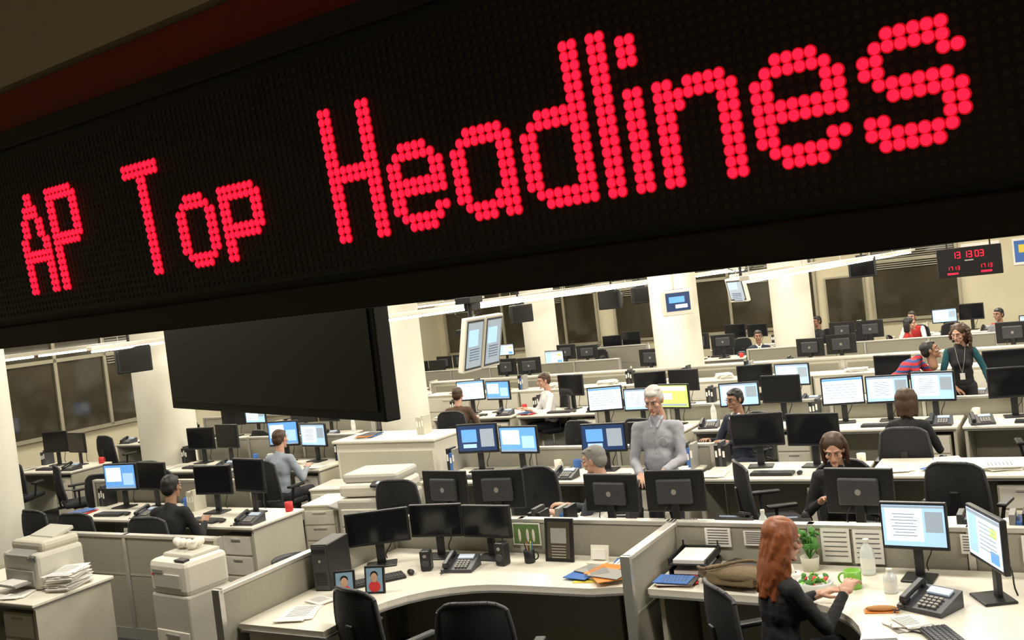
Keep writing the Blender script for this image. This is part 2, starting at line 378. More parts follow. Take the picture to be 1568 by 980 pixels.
# centre desk contents
rput(MON['off'],'monitor',-4.85,5.98,.74,34,scale=(.98,1,.82)); rput(MON['off'],'monitor',-4.48,6.24,.74,10,scale=(.88,1,.8)); rput(MON['off'],'monitor',-4.04,6.27,.74,0,scale=(.85,1,.78))
rput(TOWER,'computer_tower',-4.92,5.5,.74,10,scale=(.75,.75,.8))
rput(SPK,'desktop_speaker',-4.38,5.92,.74,20,scale=(.9,.9,.75)); rput(SPK,'desktop_speaker',-3.84,6.12,.74,-5,scale=(.9,.9,.85))
rput(PHONE,'desk_phone',-4.12,5.98,.74,10); rput(KB,'keyboard',-4.6,5.62,.74,50,scale=(.85,1,1))
def photo_frame(w,h,kind):
    b=MB(); b.M=Matrix.Rotation(rad(-9),4,'X')
    b.box((0,0,h/2),(w,.02,h),BLACK,bev=.004)
    if kind=='kids':
        SKP=mat('photo_skin',(.55,.33,.22),.6,noise=.1)
        b.box((0,-.011,h/2),(w-.03,.002,h-.03),mat('photo_sky',(.22,.36,.5),.6,noise=.2)); 
        b.ell((0,-.0135,h*.58),(w*.17,.003,h*.17),SKP); b.ell((0,-.0125,h*.68),(w*.19,.002,h*.14),BLACK); b.ell((0,-.0125,h*.26),(w*.3,.002,h*.2),RED)
    else:
        b.box((0,-.011,h/2),(w-.05,.002,h-.05),mat('bronze_plaque',(.10,.085,.06),.35,.5,noise=.2)); b.box((0,-.013,h*.6),(w*.55,.002,h*.35),GREYP)
        for k in range(5): b.box((0,-.013,h*.36-.02*k),(w*.5,.002,.006),ALU)
    b.M=Matrix.Identity(4); b.box((0,.06,h*.3),(.04,.01,h*.62),BLACK,rot=(25,0,0)); return b
rput(photo_frame(.15,.19,'kids').mesh('f'),'framed_photo',-4.60,5.24,.74,25); rput(photo_frame(.15,.19,'kids').mesh('f'),'framed_photo',-4.44,5.37,.74,15)
rput(photo_frame(.23,.31,'pl').mesh('f'),'framed_plaque',-3.44,6.25,.74,0)
b=MB(); b.box((0,0,0),(.24,.004,.17),PAPER); b.box((0,-.003,0),(.22,.002,.15),mat('photo_grass',(.12,.2,.06),.6,noise=.5,nscale=25)); 
for x in(-.06,.01,.06): b.ell((x,-.004,-.01),(.012,.003,.05),WHITE)
rput(b.mesh('pin'),'pinned_photograph',-3.8,6.43,.885)
b=MB(); b.box((0,0,.006),(.14,.1,.012),WHITE,bev=.004); b.box((0,.03,.06),(.14,.01,.11),WHITE,rot=(-12,0,0),bev=.003); b.box((0,.015,.055),(.1,.02,.07),PAPER,rot=(-12,0,0))
rput(b.mesh('h'),'note_holder',-3.14,6.27,.74)
b=mug_mesh(BLACK)
for i in range(6): b.cyl((.012*math.cos(i),.012*math.sin(i),.03),(.03*math.cos(i*1.1),.03*math.sin(i*1.1),.15),.004,.004,(BLUEP,YELLOW,RED,BLACK,GREYP,GREEN)[i],6)
rput(b.mesh('mug'),'pencil_cup',-3.66,6.2,.74,20)
rput(MAGS,'magazine_stack',-2.98,5.95,.74,35,scale=(.85,.85,1)); rput(MAG[1],'magazine_stack',-2.86,6.24,.74,90,scale=(.9,.9,1))
rput(PAP[0],'paper_stack',-4.7,4.9,.74,20); rput(PAP[0],'paper_stack',-4.75,5.15,.74,75,scale=(.6,.6,1))
chair(-4.0,4.95,165,True); chair(-3.2,4.85,195,True)
# right desk contents
rput(MON['doc'],'monitor',-1.0,6.22,.74,-4,scale=(.76,1,.9)); rput(MON['mix'],'monitor',-.58,5.92,.74,-62,scale=(.88,1,.95))
rput(PHONE,'desk_phone',-.88,5.72,.74,-25,scale=(1.1,1.1,1.1)); rput(KB,'keyboard',-.72,5.2,.74,-60)
rput(mug_mesh(GREEN).mesh('mug'),'coffee_mug',-1.34,6.0,.74,180,scale=(1.25,1.25,1.1)); rput(bottle_mesh(CLEAR,.22).mesh('b'),'water_bottle',-1.3,6.27,.74,scale=(1.2,1.2,1))
rput(bottle_mesh(CLEAR,.2).mesh('b'),'water_bottle',-1.12,5.95,.74,scale=(1.1,1.1,.7))
def salad():
    b=MB(); b.lathe([(0,0),(.09,0),(.11,.05),(.105,.052),(.085,.006),(0,.006)],CLEAR,24)
    rr=random.Random(3)
    for i in range(40):
        a=rr.uniform(0,6.28); q=rr.uniform(0,.085); b.ell((q*math.cos(a),q*math.sin(a),.04+rr.uniform(0,.03)),(.024,.015,.007),rr.choice((LEAF,LEAF,GREEN,ORANGE,RED)),8,5,rot=(rr.uniform(-50,50),rr.uniform(-50,50),rr.uniform(0,180)))
    return b
rput(salad().mesh('s'),'salad_bowl',-1.55,5.95,.74)
b=MB(); b.box((0,0,.004),(.3,.07,.006),ORANGE,bev=.002); b.ell((.0,0,.02),(.14,.03,.015),mat('bread_crust',(.45,.22,.07),.8,noise=.3,nscale=30)); rput(b.mesh('food'),'wrapped_sandwich',-1.12,5.62,.74,15,scale=(.6,.9,1))
b=MB(); b.box((0,0,.012),(.17,.12,.024),PAPER,bev=.004); b.box((0,0,.027),(.11,.006,.006),INK); b.ell((0,0,.045),(.05,.03,.03),PAPER,10,7,rot=(20,30,0)); rput(b.mesh('tis'),'tissue_box',-1.75,6.12,.74,20,scale=(.8,.8,1.4))
rput(PAP[4],'paper_stack',-.95,5.42,.74,35,scale=(.6,.6,1))
rput(MAG[2],'magazine_stack',-1.0,5.02,.74,30,scale=(.8,.8,1))
b=MB(); 
rr=random.Random(9); b.lathe([(0,0),(.05,0),(.06,.09),(.055,.09),(.045,.02),(0,.02)],CREAM,18)
for i in range(26):
    a=rr.uniform(0,6.28); t=rr.uniform(.03,.075); b.cap((0,0,.07),(t*math.cos(a),t*math.sin(a),.14+rr.uniform(0,.12)),.003,.003,LEAF,6); b.ell((t*math.cos(a),t*math.sin(a),.15+rr.uniform(0,.1)),(.03,.018,.01),LEAF,8,5,rot=(rr.uniform(-60,60),rr.uniform(-60,60),rr.uniform(0,180)))
rput(b.mesh('pl'),'potted_plant',-1.66,6.3,.74)
for i,(a,z,w,h) in enumerate([(-1.52,.87,.18,.22),(-1.32,.865,.18,.22),(-2.3,.9,.18,.13),(-.35,.88,.2,.16),(-.72,.9,.12,.12),(-2.05,.9,.14,.1)]):
    b=MB(); b.box((0,0,0),(w,.003,h),PAPER)
    for k in range(6): b.box((0,-.003,h*.38-h*.14*k),(w*.8,.002,.005),INK)
    rput(b.mesh('n'),'pinned_notice',a,6.43,z)
b=MB(); 
b.ell((0,0,.07),(.26,.14,.07),TAN,24,12); b.ell((.02,-.05,.09),(.22,.1,.055),TAN,20,10); b.box((0,-.13,.08),(.3,.02,.08),TAN,rot=(-20,0,0),bev=.01)
b.tube([Vector((-.25+.5*i/14,-.02-.1*math.sin(i*.5),.11+.05*math.sin(i*math.pi/14))) for i in range(15)],.012,TAN,8)
rput(b.mesh('bag'),'canvas_satchel',-2.02,5.94,.74,-8,scale=(1.05,.95,.9))
rput(TRAY,'letter_tray',-2.4,6.22,.74,3)
rput(MAG[2],'magazine_stack',-2.06,6.25,.74,80); rput(MAG[0],'magazine_stack',-2.42,5.92,.74,100,scale=(.8,.8,1))
rput(PAP[1],'paper_stack',-.1,5.2,.74,-10)
rput(BIND[1],'binder_row',.05,6.3,.74)
# ------------------------------------------------------------------ seats of the people (register chairs first)
seats=dict(suit=(2.42,11.1,-60),white=(.45,15.75,-75),scr=(-.98,15.0,160),grey=(.60,8.35,-110),
 wd=(1.20,5.42,100),brn=(2.46,7.9,-25),drk=(3.67,9.55,150),jack=(4.83,19.8,-10),sj=(6.7,22,-70),red=(7.3,18.7,60),rw=(8.1,20.2,-40),far=(9.0,18.4,-60))
a_=R(-8.75,9.0); seats['back']=(a_.x,a_.y,150)
a_=R(-7.75,6.42); seats['left']=(a_.x,a_.y,160)
for k_,(x,y,r_) in seats.items(): seatchair(x,y,r_)
# ------------------------------------------------------------------ rows behind
R7=[(-4.6,('off','off')),(-3.05,('off','off')),(-1.45,('off',)),(.15,('off','off'))]
for i,(a,m) in enumerate(R7): work(a,7.12,180,m,ch=(i in(0,3)),seed=i+1,ms=.92)
work(-5.75,9.2,0,('navy','blue'),False,11); work(-4.2,9.2,0,('navy','off'),False,12)
work(-2.6,9.3,0,('off','off'),False,13); desk(-1.05,9.4); desk(.5,9.4)
for a,bb in[(-1.58,9.3),(-1.2,9.55),(-.75,9.3),(-.4,9.6),(.2,9.4),(.6,9.5)]: pstack(a,bb)
rput(TRAY,'letter_tray',-.2,9.25,.74,20); rput(MAGS,'magazine_stack',-1.15,9.2,.74,10,scale=(.8,.8,1))
chair(-5.0,8.4,140); chair(-6.0,7.95,190) ; chair(-.95,8.5,170); chair(-2.5,8.5,120); chair(-.1,8.5,200)
partition(-4.95,9.64,3.1,.95)
work(-5.2,12.0,0,('white','doc','green'),False,21); work(-3.6,12.0,0,('doc','off'),False,22); work(-2.05,11.75,0,('white','doc','doc'),False,23); work(-.5,11.75,0,('off','blue'),True,24)
for a in(-5.2,-4.4): chair(a-.3,11.2,170)
partition(-4.4,12.44,3.2,.95); partition(-1.2,12.18,3.1,.95)
for i,a in enumerate((-8.7,-7.1,-5.5,-3.9,-2.3,-.7)): work(a,13.75,0,[('white','blue'),('off',),('off','off'),('off','doc'),('off',),('off','off')][i],i in(2,3),30+i)
for i in range(11): rput(CAB,'filing_cabinet',-10.4+i*1.03,15.5); ob(-10.4+i*1.03,15.5,1,.45)
for i in range(11): pstack(-10.3+i*1.03,15.5,.905)
for i,a in enumerate((-9.85,-8.85,-7.8,-6.75,-5.75,-4.7,-2.65,-1.6)): rput(BIND[i%4],'binder_row',a,15.5,.905)
b=MB(); w=12.4
b.box((0,0,.53),(w,.12,1.06),CREAM); b.box((0,0,1.075),(w+.04,.2,.035),ALU,bev=.008)
for i in range(9): b.box((-w/2+i*w/8,-.065,.53),(.06,.02,1.04),ALU)
for i in range(8): b.box((-w/2+(i+.5)*w/8,-.063,.85),(w/8-.14,.012,.3),FABRIC)
rput(b.mesh('half'),'trim_1_half_height_wall',-4.9,15.93); ob(-4.9,15.93,12.4,.2)
# far half
for bb in(18.75,): partition(-11,bb,5.2,1.05); partition(-3.0,bb,5.4,1.05)
partition(-10.2,22.0,2.2,1.05)
k=50
for row,(bb,ang) in enumerate([(17.85,180),(19.2,0),(20.6,180),(22.9,0)]):
    for a in (-13.6,-12.0,-10.2,-8.6,-7.0,-4.0,-2.4,-.8,.8):
        if not all(clear(a+dx,bb,.37) for dx in(-.74,-.4,0,.4,.74)): continue
        k+=1; work(a,bb,ang,random.choice([('off','off'),('off','blue'),('doc','off'),('mix',),('off','off')]) if ang==0 else ('off','off'),random.random()<.8,k)
# ------------------------------------------------------------------ left side
work(-9.3,9.9,0,('blue','doc'),False,70)
work(-10.9,9.9,0,('off','off'),True,72)
work(-9.5,7.4,0,('blue','off'),True,73); work(-7.85,7.25,0,('off','off'),False,74)
work(-12.6,12.2,0,('off','doc'),True,75); work(-11.0,12.2,0,('off','off'),True,76) ; work(-14.2,9.9,0,('off','off'),True,77)
work(-14.2,14.5,0,('off','blue'),True,78); work(-12.6,14.5,180,('off','off'),True,79); work(-14.6,12.2,0,('doc','off'),True,80); work(-12.8,17.2,0,('off','white'),True,81)
partition(-10.0,10.35,3.1,1.05); partition(-9.3,7.83,2.6,1.0); partition(-12,12.66,3.8,1.05)
chair(-10.9,8.3,200); chair(-9.9,8.6,160); chair(-12.4,8.9,150); chair(-8.9,6.5,190); chair(-7.0,10.9,200); chair(-10.6,11.2,140)
b=MB(); b.box((0,0,.53),(1.5,.6,1.06),WHITE,bev=.02); b.box((0,0,1.075),(1.56,.68,.04),WHITE,bev=.012); b.box((0,-.305,.5),(1.4,.01,.9),CREAM)
rput(b.mesh('c'),'service_counter',-7.5,9.85)
pstack(-7.9,9.8,1.096); rput(BIND[2],'binder_row',-7.1,9.9,1.096)
def copier():
    b=MB(); b.box((0,0,.36),(.72,.62,.72),LTGREY,bev=.03)
    for k2 in range(3): b.box((0,-.315,.13+.2*k2),(.62,.02,.18),WHITE,bev=.008); b.box((0,-.33,.19+.2*k2),(.2,.015,.025),GREYP)
    b.box((0,.02,.80),(.70,.56,.14),WHITE,bev=.04); b.box((0,.05,.92),(.66,.5,.1),LTGREY,bev=.035); b.box((.2,-.27,.87),(.26,.1,.03),DKGREY,rot=(20,0,0),bev=.008); b.box((.2,-.285,.888),(.12,.05,.006),S_GREY,rot=(20,0,0))
    b.box((-.45,0,.6),(.22,.4,.03),GREYP,rot=(0,15,0),bev=.01); return b
rput(copier().mesh('photocopier'),'photocopier',-6.72,8.4,0,8)
desk(-7.95,5.0)
def printer():
    b=MB(); b.box((0,0,.13),(.46,.42,.26),LTGREY,bev=.03); b.box((0,.03,.29),(.42,.34,.08),CREAM,bev=.03); b.box((0,-.215,.09),(.36,.02,.1),GREYP,bev=.006)
    b.box((0,-.28,.06),(.3,.16,.012),GREYP); b.box((-.0,-.17,.255),(.3,.12,.02),GREYP,rot=(15,0,0)); b.box((.16,-.2,.22),(.1,.03,.05),DKGREY,rot=(25,0,0),bev=.005); b.box((0,.1,.345),(.3,.2,.03),LTGREY,rot=(12,0,0),bev=.008)
    b.box((0,-.29,.07),(.21,.14,.006),PAPER); return b
rput(printer().mesh('pr'),'desktop_printer',-7.74,5.13,.74,-4,scale=(1.12,1.0,1.15))
rput(PAP[2],'paper_stack',-7.34,5.05,.74,5); rput(PAP[2],'paper_stack',-7.34,5.05,.812,15); rput(PAP[0],'paper_stack',-7.6,4.8,.74,20,scale=(.8,.8,1))
def laserp():
    b=MB(); b.box((0,0,.33),(.56,.52,.66),LTGREY,bev=.02); b.box((0,-.26,.2),(.5,.02,.3),WHITE,bev=.008); b.box((0,-.275,.31),(.2,.015,.02),GREYP)
    b.box((0,0,.80),(.56,.52,.30),WHITE,bev=.05); b.box((0,.05,.955),(.44,.36,.05),LTGREY,bev=.02); b.box((0,-.262,.78),(.4,.02,.12),LTGREY,bev=.006); b.box((.18,-.2,.955),(.14,.08,.02),DKGREY,bev=.005)
    b.box((-.12,-.272,.86),(.16,.01,.03),GREYP); b.cyl((-.2,-.27,.83),(-.2,-.278,.83),.012,.012,RED,12)
    return b
rput(laserp().mesh('lp'),'laser_printer',-6.5,5.56,0,-6,scale=(.85,.82,.94))
b=MB(); rr=random.Random(4)
for i in range(12): b.ell((rr.uniform(-.1,.1),rr.uniform(-.05,.05),.035+rr.uniform(0,.02)),(rr.uniform(.03,.06),rr.uniform(.03,.05),rr.uniform(.025,.035)),WHITE,10,7,rot=(rr.uniform(-40,40),rr.uniform(-40,40),0))
rput(b.mesh('bg'),'plastic_bag',-6.54,5.62,.921)
partition(-7.6,5.85,2.3,.95)
def bin_mesh():
    b=MB(); b.lathe([(0,.01),(.14,0),(.18,.40),(.19,.41),(.185,.42),(.175,.41),(.135,.02),(0,.02)],BLACK,28); b.lathe([(.19,.36),(.2,.38),(.2,.42),(.185,.43),(.17,.40)],DKGREY,28); return b
BIN=bin_mesh().mesh('bin')
rput(BIN,'waste_bin',-6.75,7.0); rput(BIN,'waste_bin',-5.5,8.6); rput(BIN,'waste_bin',-.4,12.6)
PED=cabinet_mesh(.42,.62,.55).mesh('ped')
rput(PED,'drawer_pedestal',-8.05,9.25,0,10); rput(PED,'drawer_pedestal',-7.5,8.5,0,10)
# ------------------------------------------------------------------ hanging equipment
def fixture(A,Bs,Be,z=2.6):
    b=MB(); L=Be-Bs
    b.box((0,0,.05),(.12,L,.06),WHITE,bev=.01); 
    for i in range(int(L/1.25)):
        y=-L/2+.62+i*1.25
        for sx in(-.03,.03): b.cyl((sx,y-.56,.005),(sx,y+.56,.005),.014,.014,TUBE,8)
    for i in range(int(L/2.5)+1):
        y=-L/2+.2+i*2.5; b.cyl((0,y,.08),(0,y,H-z),.006,.006,ALU,6)
    rput(b.mesh('fx'),'pendant_fluorescent_light',A,(Bs+Be)/2,z)
fixture(-7.2,9,24,2.52); fixture(-3.3,11,24,2.50); fixture(-11.3,8.5,13.5,2.53); fixture(-13.5,8,22,2.53); fixture(-.2,12.5,23,2.50); fixture(-10.2,15,24,2.50); fixture(-5.3,17,24,2.45)
def hang_disp(n,w=.5,h=.62,scr=S_GREY):
    b=MB(); 
    for i in range(n):
        b.M=Matrix.Translation(((i-(n-1)/2)*(w+.02),0,0))@Matrix.Rotation(rad(12),4,'X')
        b.box((0,0,0),(w,.07,h),WHITE,bev=.012); b.box((0,-.036,0),(w-.05,.006,h-.06),DKGREY); b.box((0,-.040,0),(w-.09,.004,h-.11),scr); b.box((0,.06,0),(w*.5,.06,h*.5),LTGREY,bev=.01)
        b.box((-.04,-.044,.08),(w*.5,.003,h*.3),S_LB); b.box((.03,-.044,-.14),(w*.55,.003,h*.2),S_GREY)
        for k in range(5): b.box((.0,-.045,-.05-.03*k),(w*.5,.003,.008),S_DARK)
    b.M=Matrix.Identity(4); b.box((0,.1,.15),(n*w*.8,.05,.06),BLACK,bev=.008); b.cyl((0,.1,.15),(0,.1,1.75),.025,.025,BLACK,12); b.box((0,.1,.5),(.3,.2,.08),BLACK,bev=.01)
    b.box((.1,.12,.42),(.22,.1,.1),BLACK,bev=.01); b.tube([Vector((-.3+.6*i/10,.12+.03*math.sin(i),.36-.08*math.sin(i*math.pi/10))) for i in range(11)],.008,BLACK,6)
    return b
put(hang_disp(2,.42,.62).mesh('hd'),'hanging_display',(-.38,11.4,2.16),62)
def crt(scr):
    b=MB(); b.box((0,0,0),(.5,.12,.42),WHITE,bev=.02); b.box((0,.16,0),(.42,.26,.34),LTGREY,bev=.05); b.box((0,-.062,.015),(.40,.006,.30),scr)
    b.box((-.02,-.067,.05),(.26,.003,.1),S_BLUE); b.box((.05,-.067,-.06),(.2,.003,.06),S_WHITE); b.box((0,.18,.2),(.3,.2,.03),BLACK); b.cyl((0,.18,.2),(0,.18,1.78),.025,.025,LTGREY,10); return b
put(crt(S_DARK).mesh('tv'),'hanging_television',(2.72,16.3,2.19),5)
put(hang_disp(1,.42,.4).mesh('hd'),'hanging_display',(3.75,16.4,2.28),-60)
def tvd():
    b=MB(); b.box((0,0,0),(.48,.1,.36),BLACK,bev=.02); b.box((0,-.052,0),(.40,.006,.29),S_OFF); b.box((0,.15,0),(.36,.25,.28),BLACK,bev=.05); b.cyl((0,.12,.13),(0,.12,1.65),.02,.02,BLACK,10); b.box((0,.12,.2),(.2,.15,.05),BLACK); return b
TVD=tvd().mesh('tv')
for x,y,z,r in[(1.95,19.5,2.28,-30),(2.9,21.9,2.25,10),(6.4,18,2.38,-20),(-5.2,13.6,2.36,40),(-4.5,18,2.25,-10),(.2,20,2.2,20)]: put(TVD,'hanging_television',(x,y,z),r)
SEG={'0':'abcdef','1':'bc','3':'abcdg','5':'acdfg','8':'abcdefg','7':'abc','2':'abdeg'}
def clock():
    e=bpy.data.objects.new('led_wall_clock',None); sc.collection.objects.link(e)
    b=MB(); b.box((0,0,0),(.6,.08,.3),BLACK,bev=.008); 
    for sx in(-.2,.2): b.cyl((sx,0,.14),(sx,0,1.5),.008,.008,BLACK,8)
    def dig(x,z,h,ch):
        w=h*.5; t=h*.13; y=-.042
        S={'a':((0,h/2),(w,t)),'g':((0,0),(w,t)),'d':((0,-h/2),(w,t)),'f':((-w/2,h/4),(t,h/2)),'b':((w/2,h/4),(t,h/2)),'e':((-w/2,-h/4),(t,h/2)),'c':((w/2,-h/4),(t,h/2))}
        for s_ in SEG[ch]: (px,pz),(a,c)=S[s_]; b.box((x+px,y,z+pz),(a,.004,c),LED)
    x=-.14
    for i,ch in enumerate('131303'): dig(x+i*.045+(i//2)*.018,.075,.06,ch)
    for i,ch in enumerate('1713'): dig(-.2+i*.032,-.055,.035,ch); dig(.1+i*.032,-.055,.035,ch)
    b.box((-.16,-.042,-.11),(.1,.003,.018),LED); b.box((.15,-.042,-.11),(.1,.003,.018),LED); b.box((0,-.042,.015),(.08,.003,.01),PAPER)
    put(b.mesh('clk'),'clock_body',parent=e); return e
c=clock(); c.location=(4.68,10.1,2.48); c.rotation_euler=(0,0,rad(-28))
for i,(a,z,w,h,m) in enumerate([(-2.0,2.2,.8,.7,ORANGE),(-1.1,2.25,.5,.6,BLUEP),(.3,2.2,.8,.6,RED)]):
    b=MB(); b.box((0,0,0),(w,.02,h),PAPER); b.box((0,-.012,0),(w*.85,.004,h*.8),m); b.box((0,-.015,h*.1),(w*.5,.003,h*.3),YELLOW)
    rput(b.mesh('po'),'wall_poster',a,B1-.015,z)
# big dark hanging screen case
b=MB(); b.box((0,.035,.62),(2.3,.07,1.24),BOARD,bev=.006); b.box((0,-.002,.62),(2.22,.008,1.16),BLACK)
for sx in(-.9,.9): b.cyl((sx,.04,1.2),(sx,.04,1.7),.02,.02,BLACK,8)
put(b.mesh('scr'),'hanging_projection_screen',(-1.24,4.70,2.29),-51.5)
# ------------------------------------------------------------------ LED ticker
Q=1.6
tk=bpy.data.objects.new('led_ticker_display',None); sc.collection.objects.link(tk)
tk.location=(.589*Q,.808*Q,2.75); tk.rotation_euler=Euler((rad(5),0,rad(-36.1)),'XYZ')
b=MB(); b.box((-1.6,.1,.310),(5.6,.18,.64),BOARD,bev=.006)
b.box((-1.6,.0,.024),(5.6,.03,.066),BOARD2,bev=.004); b.box((-1.6,.0,.60),(5.6,.03,.05),BOARD2,bev=.004)
put(b.mesh('h'),'housing',parent=tk)
P=.0193; PV=.0184; t0=-2.905; z0=.149
G={}
G['H']=["##....##"]*7+["########"]*2+["##....##"]*7
G['A']=["...##..."]*2+["..####.."]*2+[".##..##."]*3+["##....##"]*2+["########"]*2+["##....##"]*5
G['P']=["#######.","########"]+["##....##"]*5+["########","#######."]+["##......"]*7
G['T']=["########"]*2+["...##..."]*14
G['o']=["..####..",".######."]+["##....##"]*6+[".######.","..####.."]
G['e']=["..####..",".######.","##....##","##....##","########","########","##......","##....##",".######.","..####.."]
G['a']=["..#####.",".#######"]+["##....##"]*5+["##...###",".#######","..###.##"]
G['d']=["......##"]*6+["..######",".#######"]+["##....##"]*6+[".#######","..######"]
G['l']=["##"]*16
G['i']=[".."]+["##"]*3+[".."]*2+["##"]*10
G['n']=["##.####.","########","###...##"]+["##....##"]*7
G['E']=["..####..",".######.","##....##","##....##","########","########","##......","##....##",".######.","..####.."]
G['s']=["..#####.",".######.","##....##","##......",".######.","..######","......##","##....##","#######.",".#####.."]
G['p']=["#######.","########"]+["##....##"]*3+["########","#######."]+["##......"]*3
lit=set()
for ch,c0 in [('A',0),('P',9),('T',29),('o',39),('p',48),('H',68),('e',77),('a',86),('d',95),('l',104),('i',107),('n',110),('E',119),('s',128)]:
    g=G[ch]; n=len(g)
    for r,row in enumerate(g):
        for c_,x in enumerate(row):
            if x=='#': lit.add((c0+c_,n-1-r))
b=MB(); b2=MB()
def dot(bb,x,z,r,m,seg,y=-.003,dome=True):
    vs=[(x+r*math.cos(2*math.pi*i/seg),y,z+r*math.sin(2*math.pi*i/seg)) for i in range(seg)]
    if dome:
        vs+=[(x+.6*r*math.cos(2*math.pi*i/seg),y-.4*r,z+.6*r*math.sin(2*math.pi*i/seg)) for i in range(seg)]
        vs.append((x,y-.55*r,z))
        fs=[(i,(i+1)%seg,seg+(i+1)%seg,seg+i) for i in range(seg)]+[(seg+i,seg+(i+1)%seg,2*seg) for i in range(seg)]
    else: fs=[tuple(range(seg))]
    bb.add(vs,fs,m,dome)
b.box((-1.5,.008,.325),(4.6,.01,.50),BLACK)
for j,(c_,r) in enumerate(sorted(lit)):
    dot(b,t0+c_*P,z0+r*PV,P*.60,LEDH,12,dome=False,y=-.001-.00001*(j%7)); dot(b,t0+c_*P,z0+r*PV,P*.46,LED,14)
for c_ in range(-20,200):
    for r in range(-3,22):
        if (c_,r) not in lit: dot(b2,t0+c_*P,z0+r*PV,P*.32,LEDOFF,6,dome=False,y=.0015)
put(b.mesh('l'),'lit_dots',parent=tk); put(b2.mesh('u'),'unlit_dots',parent=tk)
b=MB(); b.box((-1.5,.15,.28),(9,.2,.44),CEIL); b.box((-1.5,.17,-.015),(9,.2,.13),mat('bulkhead_led_glow',(.32,.03,.02),.5,noise=.2))  # lower strip coloured red to imitate ticker light reflecting above the board
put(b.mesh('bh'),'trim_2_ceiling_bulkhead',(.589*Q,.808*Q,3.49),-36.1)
# ------------------------------------------------------------------ people
foldtex=bpy.data.textures.new('cloth_folds','CLOUDS'); foldtex.noise_scale=.07
def remesh(mb,name,m,vox,sm=4,fold=0):
    me=mb.mesh('tmp'); o=bpy.data.objects.new('tmp',me); sc.collection.objects.link(o)
    r=o.modifiers.new('r','REMESH'); r.mode='VOXEL'; r.voxel_size=vox; r.use_smooth_shade=True
    s_=o.modifiers.new('s','SMOOTH'); s_.factor=.5; s_.iterations=sm
    if fold: d=o.modifiers.new('d','DISPLACE'); d.texture=foldtex; d.strength=fold; d.mid_level=.5
    dg=bpy.context.evaluated_depsgraph_get(); dg.update()
    out=bpy.data.meshes.new_from_object(o.evaluated_get(dg)); out.name=name
    out.materials.clear(); out.materials.append(m)
    for p in out.polygons: p.use_smooth=True; p.material_index=0
    bpy.data.objects.remove(o); bpy.data.meshes.remove(me); return out
SK={'fair':mat('skin_fair',(.55,.31,.22),.5,noise=.1,nscale=40),'tan':mat('skin_tan',(.36,.19,.12),.5,noise=.1,nscale=40)}
def headbase(fem,skin):
    b=MB(); m=SK[skin]; k=.94 if fem else 1
    b.ell((0,.015,.03),(.074*k,.094,.092),m,24,16); b.ell((0,-.018,-.045),(.056*k,.066,.066),m,20,12)
    b.ell((0,-.07,-.097),(.024,.02,.018),m); b.cap((0,-.086,.014),(0,-.108,-.024),.009,.0135,m)
    for sx in(-1,1):
        b.cap((sx*.014,-.083,.036),(sx*.046,-.070,.036),.010,.008,m); b.ell((sx*.042,-.058,-.02),(.022,.022,.018),m)
        b.ell((sx*.078*k,.01,-.004),(.009,.019,.032),m,12,8,rot=(0,sx*10,0)); b.ell((sx*.013,-.094,-.028),(.009,.010,.008),m)
    b.ell((0,-.082,-.057),(.026,.012,.016),m)
    b.cap((0,.02,-.05),(0,.035,-.19),.05*k,.056*k,m)
    return remesh(b,'head',m,.0052,2)
HB={}
def face_parts(m):
    b=MB(); W=mat('eye_white',(.7,.68,.65),.3,noise=.02); L=mat('lips',(.38,.14,.11),.5,noise=.05); I=mat('iris',(.03,.02,.015),.2,noise=.1)
    for sx in(-1,1):
        b.ell((sx*.031,-.0765,.012),(.0135,.009,.0070),W,12,8); b.ell((sx*.031,-.0838,.012),(.006,.003,.0062),I,10,6)
        b.cap((sx*.019,-.0855,.020),(sx*.044,-.079,.019),.0022,.002,I,6)
        b.cap((sx*.016,-.093,.038),(sx*.048,-.079,.040),.004,.003,m,8)
    b.ell((0,-.0935,-.054),(.024,.006,.004),L,12,8); b.ell((0,-.093,-.062),(.019,.006,.005),L,12,8); return b
